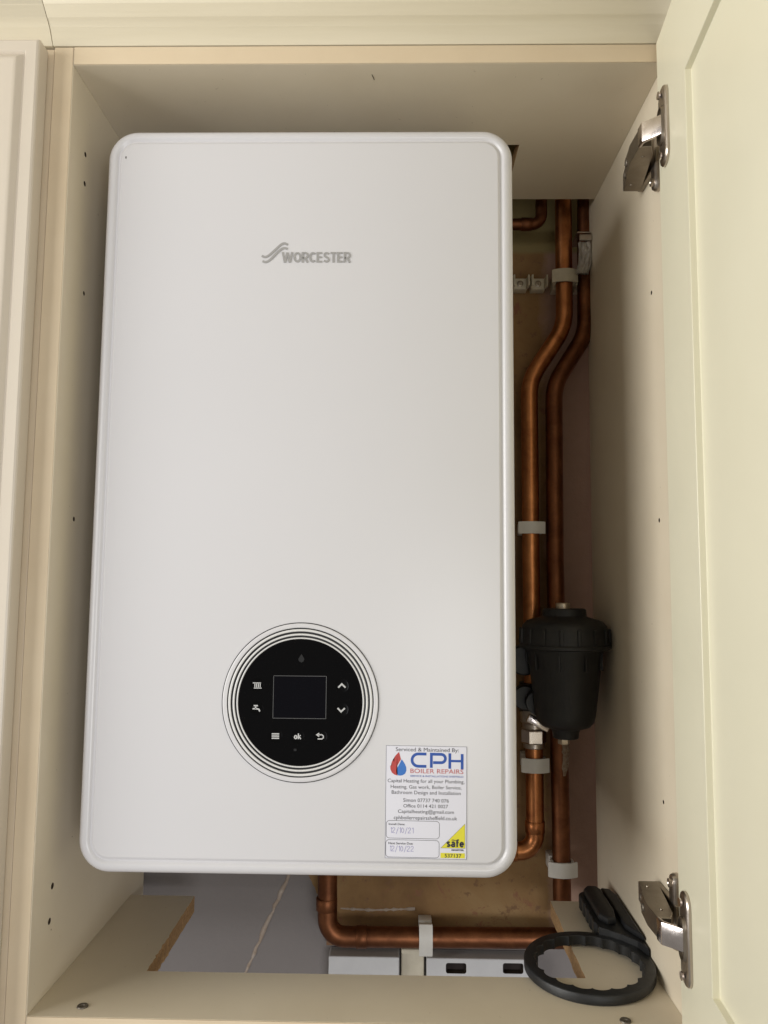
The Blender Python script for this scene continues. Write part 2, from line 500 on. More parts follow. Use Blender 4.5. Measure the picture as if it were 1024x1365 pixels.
# ------------------------------------------------------------------ neighbouring cupboard on the left
nb = tag(empty('neighbouring_cabinet', (-0.55, 0, CZ)), 'cream cupboard next to the boiler cupboard with its raised-panel door shut', 'cabinet')
def npart(o): o.parent = nb; o.matrix_parent_inverse = Matrix.Translation((0.55, 0, -CZ)); return o
npart(box('side_panel', (-0.2685, YF + 0.0015, CZ), (-0.2497, YB, ZT + TH - 0.0005), 'cream_edging', None, 0.0008))
npart(box('side_panel', (-0.867, YF + 0.0015, CZ), (-0.848, YB, ZT + TH - 0.0005), 'cream_laminate', None, 0.0008))
npart(box('top_panel', (-0.848, YF + 0.0015, ZT), (-0.2687, YB, ZT + TH - 0.0006), 'cream_laminate', None, 0.0008))
npart(box('bottom_panel', (-0.848, YF + 0.0015, CZ), (-0.2687, YB, ZB), 'cream_laminate', None, 0.0008))

def loft_rects(bm, loops):
    """loops: list of (list of 3-D corner points); consecutive loops are bridged, first and last are filled"""
    R = [[bm.verts.new(p) for p in L] for L in loops]
    for A, B in zip(R, R[1:]):
        n = len(A)
        for i in range(n):
            j = (i + 1) % n; bm.faces.new((A[i], A[j], B[j], B[i]))
    for f in (bm.faces.new(R[0][::-1]), bm.faces.new(R[-1])):
        for e_ in f.edges: e_.smooth = False

def left_door():
    x0, x1, z0, z1 = -0.862, -0.2545, CZ + 0.003, 0.7775
    yb, yf = YF - 0.002, -0.0455
    def L(i, y): return [(x0 + i, y, z0 + i), (x1 - i, y, z0 + i), (x1 - i, y, z1 - i), (x0 + i, y, z1 - i)]
    bm = bmesh.new()
    loft_rects(bm, [L(0, yb), L(0, yf + .0025), L(.0008, yf + .0008), L(.0024, yf), L(.0120, yf), L(.0128, yf + .0006), L(.0135, yf + 0.0018), L(.0150, yf + 0.0014), L(.0190, yf - .0024), L(.0205, yf - .0030), L(.0225, yf - .0032)])
    o = from_bm('door', bm, 'cream_door', None, angle=rad(24))
    npart(o)
left_door()

# ------------------------------------------------------------------ open door on the right, with hinges
DA = rad(5.0)
DO = Vector((0.3335, -0.0310, 0))
U = Vector((-math.sin(DA), -math.cos(DA), 0))       # from hinge edge to free edge
N = Vector((-math.cos(DA), math.sin(DA), 0))        # out of the inner face, towards the boiler
door = tag(empty('cabinet_door', (DO.x, DO.y, CZ)), 'cream cupboard door swung wide open on the right, its recessed inner face showing', 'door')
def dpart(o): o.parent = door; o.matrix_parent_inverse = Matrix.Translation((-DO.x, -DO.y, -CZ)); return o
def D(u, z, n): 
    p = DO + U * u + N * n
    return (p.x, p.y, z)
def open_door():
    W, z0, z1 = 0.596, CZ + 0.002, 0.7800
    fr = 0.088
    def L(i, n, e=0.0): return [D(i, z0 + i, n), D(W - i, z0 + i, n), D(W - i, z1 - i, n), D(i, z1 - i, n)]
    bm = bmesh.new()
    loft_rects(bm, [L(.0225, -.0232), L(.0190, -.0224), L(.0135, -.018), L(.0024, -.020), L(0, -.0178), L(0, -.0012), L(.0012, 0), L(fr, 0), L(fr + .0003, -.0004), L(fr + .0007, -.0050), L(fr + .0012, -.0054), L(fr + .0040, -.0054)])
    dpart(from_bm('door_leaf', bm, 'cream_foil', None, angle=rad(24)))
open_door()

def hinge(z0):
    # cup plate on the door: the hinge itself, with the rest as its pieces
    pl = rrect(0.0235, 0.074, 0.0105, 7, 0.0270, 0)
    bm = bmesh.new()
    loops = []
    for (ins, n) in ((0, 0.0002), (0, 0.0022), (0.0008, 0.0034), (0.0022, 0.0040)):
        loops.append([D(0.0270 + (a - 0.0270) * (1 - ins / 0.01175), z0 + b * (1 - ins / 0.0385), n) for a, b in pl])
    loft_rects(bm, loops)
    h = dpart(from_bm('hinge', bm, 'nickel', None, angle=rad(30)))
    def sub(o): o.parent = h; o.matrix_parent_inverse = (Matrix.Translation((DO.x, DO.y, CZ)) @ door.matrix_parent_inverse @ Matrix.Identity(4)).inverted() if False else Matrix.Translation((-DO.x + 0, -DO.y, -CZ)) @ Matrix.Translation((DO.x, DO.y, CZ)); return o
    # sunken cup: dark well with raised rim
    rim = rrect(0.019, 0.036, 0.009, 6, 0.0270, 0)
    bm = bmesh.new()
    loft_rects(bm, [[D(a, z0 + b, 0.0040) for a, b in rim], [D(0.0270 + (a - .0270) * .93, z0 + b * .95, 0.0062) for a, b in rim], [D(0.0270 + (a - .0270) * .80, z0 + b * .88, 0.0062) for a, b in rim], [D(0.0270 + (a - .0270) * .78, z0 + b * .86, 0.0042) for a, b in rim]])
    sub(from_bm('cup', bm, 'hinge_dark', None, angle=rad(30)))
    for s in (-1, 1):
        c = D(0.0270, z0 + s * 0.029, 0)
        bm = bmesh.new(); lathe_bm(bm, [(0.0036, -.0068), (0.0034, -.0052), (0.0022, -.0049), (0.0012, -.0040), (0, -.0040)], 14, 'X', c)
        sub(from_bm('screw', bm, 'link_bright', None, angle=rad(30)))
    # bright link from the cup to the arm: a bent channel
    zh = 0.0092
    pts = [(D(0.0325, 0, 0.003)[0], D(0.0325, 0, 0.003)[1]), (0.3120, -0.0485), (0.3116, -0.038)]
    bm = bmesh.new()
    ins = [Vector((a, b, 0)) for a, b in pts]
    offs = []
    for i, p in enumerate(ins):
        t = (ins[min(i + 1, len(ins) - 1)] - ins[max(i - 1, 0)]).normalized()
        offs.append(p + Vector((-t.y, t.x, 0)) * -0.0030)
    loft = ins + offs[::-1]
    A = [bm.verts.new((p.x, p.y, z0 - zh)) for p in loft]; B = [bm.verts.new((p.x, p.y, z0 + zh)) for p in loft]
    bm.faces.new(A); bm.faces.new(B[::-1])
    for i in range(len(loft)):
        j = (i + 1) % len(loft); bm.faces.new((A[i], B[i], B[j], A[j]))
    bmesh.ops.bevel(bm, geom=list(bm.edges), offset=0.0007, segments=2, affect='EDGES', profile=.5)
    sub(from_bm('link', bm, 'link_bright', None, angle=rad(35)))
    # arm body: tapering channel fixed to the side
    zb = 0.0088
    poly = [(0.3395, 0.043), (0.3215, 0.043), (0.3178, 0.016), (0.3150, 0.014), (0.3122, -0.012), (0.3125, -0.0385), (0.3235, -0.0400), (0.3290, -0.028), (0.3330, 0.000)]
    arm = sub(prism('arm', poly, z0 - zb, z0 + zb, 'hinge_dark', None, 'XY', 0.0006, 1))
    for (y, x) in ((0.030, 0.326), (-0.022, 0.3215)):
        for s in (-1, 1):
            sub(lathe('rivet', [(0.0017, s * (zb - .0004)), (0.0015, s * (zb + .0007)), (0, s * (zb + .0009))], 'hinge_dark', None, 10, 'Z', (x, y, z0), close=False))
    for y in (0.026, 0.004):
        x = 0.3192 if y > .02 else 0.3140
        sub(lathe('adjusting_screw', [(0.0034, 0.001), (0.0034, -0.0006), (0.0028, -.0012), (0.0010, -.0012), (0.0008, -.0004), (0, -.0004)], 'screw_dull', None, 14, 'X', (x - .0004, y, z0), close=False))
    # cruciform mounting plate
    pl = rrect(0.0150, 0.066, 0.0072, 7, -0.004, 0)
    bm = bmesh.new()
    loft_rects(bm, [[(XR - n, a * 1.0, z0 + b) for a, b in [(-0.004 + (a - -0.004) * k, b * k2) for a, b in pl]] for n, k, k2 in ((.0001, 1, 1), (.0035, 1, 1), (.0062, .82, .96), (.0068, .6, .9))])
    sub(from_bm('mounting_plate', bm, 'nickel', None, angle=rad(30)))
    sub(box('plate_bridge', (XR - .006, -0.012, z0 - .008), (XR - .0002, 0.046, z0 + .008), 'hinge_dark', None, .001))
    for s in (-1, 1):
        sub(lathe('screw', [(0.0042, 0.0), (0.0040, -.0088), (0.0026, -.0092), (0.0014, -.0080), (0, -.0080)], 'nickel', None, 14, 'X', (XR, -0.004, z0 + s * .0245), close=False))
hinge(0.6800)
hinge(-0.0255)

# ------------------------------------------------------------------ boiler
boiler = tag(empty('boiler', (0, 0, 0)), 'white wall-hung gas boiler with round black control dial and service sticker', 'boiler')
BW, BH, BR = 0.4036, 0.7164, 0.0295      # silhouette of the front panel's lip
def ring_loop(ins, y):
    return [(a, y, b) for a, b in rrect(BW - 2 * ins, BH - 2 * ins, max(BR - ins, 0.004), 12, -0.0008, BH / 2 - 0.0026)]
def boiler_case():
    bm = bmesh.new()
    loft_rects(bm, [ring_loop(.008, .305), ring_loop(.008, .046), ring_loop(.0085, .0445)])
    from_bm('casing', bm, 'boiler_white', boiler, angle=rad(35))
    prof = [(.0075, .044), (.0008, .044), (0, .042), (0, .0070)]
    for k in range(1, 9):
        a = rad(90 * k / 8)
        prof.append((.0074 * (1 - math.cos(a)), .0070 - .0070 * math.sin(a)))
    prof += [(.0090, .0001), (.0100, .0010), (.0114, .0020), (.0126, .0019), (.0140, .0004), (.0152, .0)]
    bm = bmesh.new()
    loft_rects(bm, [ring_loop(i, y) for i, y in prof])
    from_bm('front_panel', bm, 'boiler_white', boiler, angle=rad(40))
boiler_case()

# text as mesh, fitted to a box on the boiler front
def text_mesh(body, bold=0.0, space=1.0, shear=0.0):
    cu = bpy.data.curves.new('t', 'FONT'); cu.body = body; cu.size = 1.0
    cu.offset = bold; cu.space_character = space; cu.shear = shear; cu.resolution_u = 3
    o = bpy.data.objects.new('t', cu); COL.objects.link(o)
    dg = bpy.context.evaluated_depsgraph_get(); dg.update()
    me = bpy.data.meshes.new_from_object(o.evaluated_get(dg))
    bpy.data.objects.remove(o); bpy.data.curves.remove(cu)
    me.materials.clear()
    return me

def fit_text(name, body, x0, x1, zbase, capz, y, mat, parent, bold=0.0, space=1.0, shear=0.0, extr=0.0, M=None):
    """x0..x1 the ink width, zbase the baseline, capz the cap height above it"""
    me = text_mesh(body, bold, space, shear)
    xs = [v.co.x for v in me.vertices]; a, b = min(xs), max(xs)
    ref = text_mesh('H', bold, 1.0)
    ch = max(v.co.y for v in ref.vertices); bpy.data.meshes.remove(ref)
    sx = (x1 - x0) / (b - a); sz = capz / ch
    for v in me.vertices:
        v.co = Vector((x0 + (v.co.x - a) * sx, y, zbase + v.co.y * sz))
        if M: v.co = M(v.co)
    if extr:
        bm = bmesh.new(); bm.from_mesh(me)
        r = bmesh.ops.extrude_face_region(bm, geom=list(bm.faces))
        for g in r['geom']:
            if isinstance(g, bmesh.types.BMVert): g.co.y -= extr
        bmesh.ops.recalc_face_normals(bm, faces=bm.faces)
        bm.to_mesh(me); bm.free()
    o = link(name, me, mat, parent)
    return o

def stroke_bm(bm, pts, wid, y, M=None, extr=0.0):
    """flat ribbon along a polyline in the XZ plane, mitred joints"""
    P = [Vector((a, 0, b)) for a, b in pts]
    Lf, Rt = [], []
    for i, p in enumerate(P):
        d0 = (P[i] - P[i - 1]).normalized() if i > 0 else (P[1] - P[0]).normalized()
        d1 = (P[i + 1] - P[i]).normalized() if i < len(P) - 1 else d0
        t = (d0 + d1).normalized(); n = Vector((-t.z, 0, t.x))
        k = wid / 2 / max(0.5, n.dot(Vector((-d0.z, 0, d0.x))))
        for S, s in ((Lf, 1), (Rt, -1)):
            q = p + n * k * s; q.y = y
            S.append(bm.verts.new(M(q) if M else q))
    fs = []
    for i in range(len(P) - 1):
        fs.append(bm.faces.new((Lf[i], Lf[i + 1], Rt[i + 1], Rt[i])))
    if extr:
        r = bmesh.ops.extrude_face_region(bm, geom=fs)
        for g in r['geom']:
            if isinstance(g, bmesh.types.BMVert): g.co.y -= extr

def flat_poly(name, pts, y, mat, parent, M=None):
    bm = bmesh.new()
    vs = []
    for a, b in pts:
        q = Vector((a, y, b)); vs.append(bm.verts.new(M(q) if M else q))
    f = bm.faces.new(vs)
    bmesh.ops.triangulate(bm, faces=[f])
    me = bpy.data.meshes.new(name); bm.normal_update(); bm.to_mesh(me); bm.free()
    return link(name, me, mat, parent)

def strokes(name, lines, wid, y, mat, parent, M=None, extr=0.0):
    bm = bmesh.new()
    for l in lines: stroke_bm(bm, l, wid, y, M, extr)
    if extr: return from_bm(name, bm, mat, parent)
    me = bpy.data.meshes.new(name); bm.normal_update(); bm.to_mesh(me); bm.free()
    return link(name, me, mat, parent)

def smooth_line(pts, n=6):
    P = [Vector((a, b)) for a, b in pts]; P = [P[0] * 2 - P[1]] + P + [P[-1] * 2 - P[-2]]
    out = []
    for i in range(1, len(P) - 2):
        p0, p1, p2, p3 = P[i - 1:i + 3]
        for k in range(n):
            t = k / n
            q = 0.5 * ((2 * p1) + (-p0 + p2) * t + (2 * p0 - 5 * p1 + 4 * p2 - p3) * t * t + (-p0 + 3 * p1 - 3 * p2 + p3) * t ** 3)
            out.append((q.x, q.y))
    out.append((P[-2].x, P[-2].y))
    return out

# plain block letters drawn as broad strokes on a 10 x 14 grid (width, strokes)
def _arc(cx, cy, rx, ry, a0, a1, n=10):
    return [(cx + rx * math.cos(rad(a0 + (a1 - a0) * k / n)), cy + ry * math.sin(rad(a0 + (a1 - a0) * k / n))) for k in range(n + 1)]
GLY = {
 'W': (17.0, [[(1.1, 14), (4.7, 0)], [(4.9, 0), (8.3, 13.4)], [(8.7, 13.4), (12.1, 0)], [(12.3, 0), (15.9, 14)]]),
 'O': (11.4, [_arc(5.7, 7, 4.5, 5.75, 90, 450, 20)]),
 'R': (10.2, [[(1.2, 0), (1.2, 12.8), (5.2, 12.8)] + _arc(5.4, 9.5, 3.4, 3.3, 80, -80, 8) + [(5.2, 6.2), (1.4, 6.2)], [(5.0, 6.0), (9.0, 0)]]),
 'C': (10.2, [_arc(5.7, 7, 4.5, 5.75, 48, 312, 16)]),
 'E': (9.0, [[(8.2, 12.8), (1.2, 12.8), (1.2, 1.2), (8.3, 1.2)], [(1.4, 7.1), (7.6, 7.1)]]),
 'S': (9.6, [[(8.3, 11.4)] + _arc(4.8, 10.1, 3.2, 2.7, 60, 250, 10) + _arc(4.8, 3.95, 3.5, 2.75, 75, -120, 10) + [(1.1, 2.7)]]),
 'T': (9.2, [[(0.2, 12.8), (9.0, 12.8)], [(4.6, 12.6), (4.6, 0)]]),
 's': (8.4, [[(7.0, 8.2)] + _arc(4.1, 7.4, 2.6, 1.6, 60, 250, 8) + _arc(4.1, 2.9, 2.9, 1.75, 75, -130, 8) + [(1.0, 2.2)]]),
 'a': (9.4, [[(1.4, 8.2)] + _arc(4.4, 6.6, 3.0, 2.4, 110, 0, 8) + [(7.4, 0)], _arc(4.3, 3.0, 3.0, 2.0, 60, 330, 12)]),
 'f': (6.4, [[(6.0, 13.2)] + _arc(4.8, 10.9, 2.2, 2.3, 90, 180, 6) + [(2.6, 0)], [(0.2, 8.7), (5.8, 8.7)]]),
 'e': (9.6, [[(1.6, 5.0), (8.1, 5.0)] + _arc(4.8, 4.9, 3.4, 3.9, 5, 320, 14)]),
 'o': (9.6, [_arc(4.8, 4.8, 3.5, 3.7, 90, 450, 16)]),
 'k': (8.8, [[(1.2, 14), (1.2, 0)], [(7.4, 9.6), (2.0, 4.6), (2.6, 5.0)], [(3.4, 6.0), (8.0, 0)]]),
}
def stroke_word(name, word, x0, x1, zb, cap, wid, y, mat, parent, M=None, extr=0.0, gap=1.6):
    tot = sum(GLY[c][0] for c in word) + gap * (len(word) - 1)
    sx, sz = (x1 - x0) / tot, cap / 14.0
    bm = bmesh.new(); x = 0; lift = 0
    for c in word:
        for l in GLY[c][1]:
            stroke_bm(bm, [(x0 + (x + a) * sx, zb + b * sz) for a, b in l], wid, y - lift, M, extr)
            lift = 0.0001 if lift == 0 else 0
        x += GLY[c][0] + gap
    if extr: return from_bm(name, bm, mat, parent)
    me = bpy.data.meshes.new(name); bm.normal_update(); bm.to_mesh(me); bm.free()
    return link(name, me, mat, parent)

# maker's badge
badge = stroke_word('maker_badge', 'WORCESTER', -0.0257, 0.0417, 0.5760, 0.0106, 0.00185, -0.0001, 'logo_grey', boiler, None, 0.0005, 1.3)
def lx(px): return -0.0257 + (px - 300) / 570 * 0.0674       # from the enlarged view
def lz(py): return 0.5760 + (256 - py) / 75 * 0.0106
w1 = smooth_line([(lx(133), lz(208)), (lx(160), lz(217)), (lx(195), lz(203)), (lx(250), lz(160)), (lx(290), lz(128)), (lx(318), lz(118)), (lx(345), lz(128))])
w2 = smooth_line([(lx(140), lz(246)), (lx(168), lz(253)), (lx(205), lz(235)), (lx(255), lz(190)), (lx(295), lz(160)), (lx(320), lz(152)), (lx(345), lz(158))])
strokes('wave_mark', [w1, w2], 0.0021, -0.0001, 'logo_grey', badge, None, 0.0005)
# tiny chips in the paint
for (x, z, r) in ((-0.1838, 0.6846, .0011), (-0.1972, 0.6494, .0008)):
    b = bmesh.new()
    vs = [b.verts.new((x + r * (0.5 + .5 * random.random()) * math.cos(k * PI / 4), -0.0002 if x > -.19 else .0018, z + r * 1.4 * (0.6 + .4 * random.random()) * math.sin(k * PI / 4))) for k in range(8)]
    b.faces.new(vs); from_bm('paint_chip', b, 'chip_dark', boiler)

# control dial
CX, CZd = 0.0005, 0.1537
def ringp(prof, name, mat, parent, n=128):
    bm = bmesh.new(); lathe_bm(bm, prof + [prof[0]], n, 'Y', (CX, 0, CZd), False)
    return from_bm(name, bm, mat, parent, angle=rad(40))
dial = lathe('control_dial', [(0.0, 0.0005), (0.0731, 0.0005), (0.0731, -0.0004), (0.0, -0.0004)], 'groove_black', boiler, 128, 'Y', (CX, 0, CZd))
def bead_ring(r0, r1, h, back=-0.0004):
    m = (r0 + r1) / 2; e = (r1 - r0) / 2
    prof = [(r0, back)]
    for k in range(0, 9):
        a = PI - PI * k / 8
        prof.append((m + e * math.cos(a), back - h * 0.55 - h * 0.45 * math.sin(a)))
    prof.append((r1, back))
    return prof
for (r0, r1, h) in ((0.0579, 0.0593, 0.0012), (0.0611, 0.0629, 0.0012), (0.0648, 0.0670, 0.0012), (0.0682, 0.0723, 0.0011)):
    ringp(bead_ring(r0, r1, h), 'bezel_ring', 'boiler_white' if r0 > .068 else 'bezel_white', dial)
lathe('glass', [(0.0, -0.0002), (0.0577, -0.0002), (0.0577, -0.0012), (0.0573, -0.0015), (0.0, -0.0015)], 'panel_glass', dial, 128, 'Y', (CX, 0, CZd))
YG = -0.0016
def lp(cx, cy):   # enlarged-view position on the dial -> metres
    return (CX + (cx - 515) * 0.0001634, CZd - (cy - 538) * 0.0001634)
sx0, sz1 = lp(362, 392); sx1, sz0 = lp(662, 628)
scr = box('screen', (sx0, YG - 0.0002, sz0), (sx1, YG + 0.0004, sz1), 'screen_glass', dial, 0.0001, 1)
e = 0.00045
strokes('screen_edge', [[(sx0, sz0), (sx1, sz0)], [(sx0, sz1), (sx1, sz1)], [(sx0, sz0), (sx0, sz1)], [(sx1, sz0), (sx1, sz1)]], e, YG - 0.0003, 'screen_edge', dial)
def btn(cx, cy, r=0.0062):
    x, z = lp(cx, cy)
    lathe('button', [(0, 0.0002), (r, 0.0002), (r, -0.00005), (r * .9, -0.0001), (0, -0.00005)], 'button_black', dial, 32, 'Y', (x, YG, z))
for c in ((268, 445), (268, 575), (750, 445), (750, 577), (378, 727), (503, 730), (632, 727)): btn(*c)
YI = YG - 0.0003
def icon(name, lines, wid): return strokes(name, [[lp(*q) for q in l] for l in lines], wid * 0.000142, YI, 'icon_white', dial)
icon('radiator_icon', [[(244, 433), (290, 433)], [(256, 433), (256, 462)], [(266, 433), (266, 462)], [(276, 433), (276, 462)], [(286, 433), (286, 462)], [(250, 462), (294, 462)]], 6)
icon('tap_icon', [[(246, 577), (270, 577), (282, 580), (287, 592)], [(263, 562), (263, 577)], [(252, 560), (276, 560)]], 9)
icon('up_icon', [[(730, 454), (750, 434), (771, 454)]], 10)
icon('down_icon', [[(728, 568), (748, 588), (769, 568)]], 10)
icon('menu_icon', [[(358, 715), (400, 715)], [(358, 727), (400, 727)], [(358, 739), (400, 739)]], 8)
icon('back_icon', [[(622, 717), (642, 717), (650, 724), (650, 733), (642, 740), (618, 740)], [(626, 708), (613, 717), (626, 727)]], 7)
x0, zb = lp(484, 742); x1, zc = lp(524, 711)
stroke_word('ok_icon', 'ok', x0, x1, zb, (zc - zb), 0.0011, YI, 'icon_white', dial)
flat_poly('flame_icon', [lp(*q) for q in ((518, 268), (535, 297), (530, 310), (518, 316), (506, 310), (500, 297))], YI, 'icon_ghost', dial)
flat_poly('mark_icon', [lp(*q) for q in ((484, 796), (500, 796), (500, 808), (484, 808))], YI, 'icon_ghost', dial)

# service sticker
LX0, LZ0, LW, LH = 0.0800, 0.0153, 0.0744, 0.1003
def lm(q):        # the sticker sits a touch crooked
    d = Vector((q.x - LX0, 0, q.z - LZ0)); a = rad(-0.35)
    return Vector((LX0 + d.x * math.cos(a) - d.z * math.sin(a) * 0.6, q.y, LZ0 + d.x * math.sin(a) + d.z * math.cos(a)))
def sp(cx, cy): return (LX0 + (cx - 105) / 790 * LW, LZ0 + (1220 - cy) / 1128 * LH)
bm = bmesh.new()
vs = [lm(Vector((LX0 + a * LW, 0, LZ0 + b * LH))) for a, b in ((0, 0), (1, 0), (1, 1), (0, 1))]
A = [bm.verts.new((v.x, -0.00005, v.z)) for v in vs]; B = [bm.verts.new((v.x, -0.00025, v.z)) for v in vs]
bm.faces.new(A); bm.faces.new(B[::-1])
for i in range(4): bm.faces.new((A[i], B[i], B[(i + 1) % 4], A[(i + 1) % 4]))
label = from_bm('service_sticker', bm, 'paper', boiler)
YL = -0.00035
m_ = 0.0003
def rect(x0, y0, x1, y1): return [sp(x0, y0), sp(x1, y0), sp(x1, y1), sp(x0, y1), sp(x0, y0)]
strokes('border', [rect(107, 95, 892, 1217)], 0.00028, YL, 'ink_black', label, lm)
def tl(body, cx0, cx1, ytop, ybase, mat='ink_black', bold=0.0, name='printed_line', space=1.0):
    x0, zb = sp(cx0, ybase); x1, zt = sp(cx1, ytop)
    return fit_text(name, body, x0, x1, zb, zt - zb, YL, mat, label, bold=bold, space=space, M=lm)
tl('Serviced & Maintained By:', 200, 815, 112, 150)
tl('Capital Heating for all your Plumbing,', 125, 870, 430, 464)
tl('Heating, Gas work, Boiler Service,', 155, 842, 490, 524)
tl('Bathroom Design and Installation', 165, 834, 545, 580)
tl('Simon 07737 740 076', 278, 720, 622, 657)
tl('Office 0114 421 0027', 280, 712, 680, 713)
tl('Capitalheating@gmail.com', 228, 770, 735, 769)
tl('cphboilerrepairssheffield.co.uk', 188, 800, 796, 832)
tl('BOILER REPAIRS', 345, 860, 324, 368, 'ink_red')
tl('SERVICE & INSTALLATIONS SHEFFIELD', 345, 860, 388, 406, 'ink_blue', 0.008)
cphw = 30 / 790 * LW
def arc(cx, cy, r, a0, a1, n=8): return [(cx + r * math.cos(rad(a0 + (a1 - a0) * k / n)), cy - r * math.sin(rad(a0 + (a1 - a0) * k / n))) for k in range(n + 1)]
Cc = [(500, 175)] + [(420, 175)] + arc(422, 237, 62, 100, 260, 14) + [(422, 299), (500, 299)]
Pp = [(548, 312), (548, 175), (640, 175)] + arc(643, 217, 42, 80, -80, 10) + [(640, 259), (565, 259)]
Hh = [[(728, 163), (728, 318)], [(848, 168), (848, 322)], [(740, 240), (840, 240)]]
strokes('initial_letter', [[sp(*q) for q in Cc]], cphw * .9, YL, 'ink_blue', label, lm)
strokes('initial_letter', [[sp(*q) for q in Pp]], cphw * .9, YL, 'ink_blue', label, lm)
strokes('initial_letter', [[sp(*q) for q in Hh[0]], [sp(*q) for q in Hh[1]]], cphw * .9, YL, 'ink_blue', label, lm)
strokes('initial_letter', [[sp(*q) for q in Hh[2]]], cphw * .75, YL - .00003, 'ink_blue', label, lm)
flame = [(232, 158), (240, 185), (246, 210), (252, 232), (236, 262), (220, 290), (210, 320), (206, 350), (210, 380), (220, 396), (190, 388), (165, 368), (150, 335), (148, 300), (156, 292), (166, 300), (160, 268), (172, 240), (182, 252), (188, 262), (186, 225), (198, 195), (214, 178)]
flat_poly('flame_mark', [sp(*q) for q in flame], YL, 'ink_red', label, lm)
drop = [(258, 232), (272, 248), (290, 278), (304, 312), (306, 345), (294, 375), (270, 392), (245, 397), (226, 394), (216, 375), (213, 345), (219, 315), (232, 290), (246, 262)]
flat_poly('drop_mark', [sp(*q) for q in drop], YL, 'drop_blue', label, lm)
def rbox(x0, y0, x1, y1, r=32):
    pts = []
    for (cx, cy, a0) in ((x1 - r, y0 + r, 90), (x1 - r, y1 - r, 0), (x0 + r, y1 - r, -90), (x0 + r, y0 + r, -180)):
        pts += arc(cx, cy, r, a0, a0 - 90, 5)
    return [sp(*q) for q in pts + [pts[0]]]
strokes('date_box', [rbox(116, 846, 630, 1020)], 0.00034, YL, 'ink_black', label, lm)
strokes('date_box', [rbox(113, 1036, 628, 1207)], 0.00034, YL, 'ink_black', label, lm)
tl('Install Date:', 140, 296, 871, 890, 'ink_black', 0.012)
tl('Next Service Due:', 138, 376, 1059, 1081, 'ink_black', 0.012)
def hand(chars, x, y, s):
    G = {'1': [[(2, 4), (5, 0), (5, 20)]], '2': [[(0, 5), (3, 0), (8, 1), (9, 6), (4, 13), (0, 19), (10, 19)]], '0': [[(5, 0), (1, 6), (1, 14), (5, 19), (9, 14), (9, 6), (5, 0)]], '/': [[(8, -2), (0, 23)]]}
    out = []
    for c in chars:
        for l in G[c]:
            out.append([sp(*q) for q in smooth_line([(x + a * s + random.uniform(-.8, .8), y + b * s + random.uniform(-.8, .8)) for a, b in l], 4)])
        x += {'1': 7.5, '/': 11}.get(c, 14) * s
    return out
strokes('handwriting', hand('12/10/21', 155, 916, 2.65), 0.00036, YL, 'ink_pen', label, lm)
strokes('handwriting', hand('12/10/22', 150, 1098, 2.6), 0.00036, YL, 'ink_pen', label, lm)
tri = [(645, 1107), (876, 866), (878, 1107)]
flat_poly('yellow_triangle', [sp(*q) for q in tri], YL, 'safe_yellow', label, lm)
strokes('triangle_edge', [[sp(*q) for q in tri + [tri[0]]]], 0.00022, YL - .00004, 'ink_black', label, lm)
YL2 = YL; YL = YL - 0.00008
tl('Gas', 748, 798, 1020, 1036, 'ink_black', 0.02)
sxa, sza = sp(700, 1096); sxb, szb = sp(866, 1022)
stroke_word('printed_line', 'safe', sxa, sxb, sza, szb - sza, 0.0015, YL, 'ink_black', label, lm)
tl('REGISTER', 748, 866, 1118, 1133, 'ink_black', 0.035)
YL = YL2
flat_poly('number_plate', [sp(*q) for q in ((642, 1156), (876, 1156), (876, 1206), (642, 1206))], YL, 'safe_yellow', label, lm)
YL = YL - 0.00008
tl('537137', 682, 842, 1164, 1200, 'ink_black', 0.01)

# ------------------------------------------------------------------ pipes
PR = 0.0112
def pipe_thing(name, path, r, mat, lab, group, fit=(), rf=None):
    o = tag(tube(name, path, r, mat, None, 24), lab, 'pipe', group)
    for (a, b, rr) in fit:   # soldered fittings: short sleeves along the pipe
        bm = bmesh.new()
        A, B = Vector(a), Vector(b); d = (B - A).normalized()
        tube_bm(bm, [A, A + d * .0006, B - d * .0006, B], rr, 24, True, lambda i, p: rr if 0 < i < 3 else rr - .0005)
        f = from_bm('soldered_joint', bm, mat, None, angle=rad(40))
        f.parent = o
    return o
G_P = 'copper pipes fixed to the wall beside and below the boiler'
YP = 0.275
lp_path = fillet_path([(0.3105, YP, 0.90), (0.3095, YP, 0.607), (0.2620, YP, 0.533), (0.2622, YP, 0.30), (0.2640, YP, 0.0), (0.2638, YP, -0.0672), (0.14, YP, -0.0672), (0.14, YP, 0.02)], {1: .07, 2: .07, 5: .020, 6: .02, 'd': .3}, 10)
pipe_thing('copper_pipe', lp_path, PR, 'copper', 'bright copper pipe nearest the boiler with a double bend near the top', G_P,
           [((0.2638, YP, -0.030), (0.2638, YP, -0.0445), PR + .0012), ((0.241, YP, -0.0672), (0.224, YP, -0.0672), PR + .0012)])
rp_path = fillet_path([(0.3430, YP + .004, 0.90), (0.3385, YP + .004, 0.598), (0.2945, YP, 0.527), (0.2932, YP, 0.30), (0.2962, YP, -0.02), (0.2968, YP, -0.1555), (0.2968, YP, -0.1725), (0.27, YP, -0.1725)], {1: .07, 2: .07, 5: .02, 6: .015, 'd': .3}, 10)
pipe_thing('copper_pipe', rp_path[:-12] + [Vector((0.2968, YP, -0.145))], PR, 'copper_dull', 'dull copper pipe running behind the black filter with a double bend above it', G_P)
bp = fillet_path([(0.0030, 0.279, 0.004), (0.0050, 0.279, -0.1752), (0.3020, 0.279, -0.1722)], .022, 10)
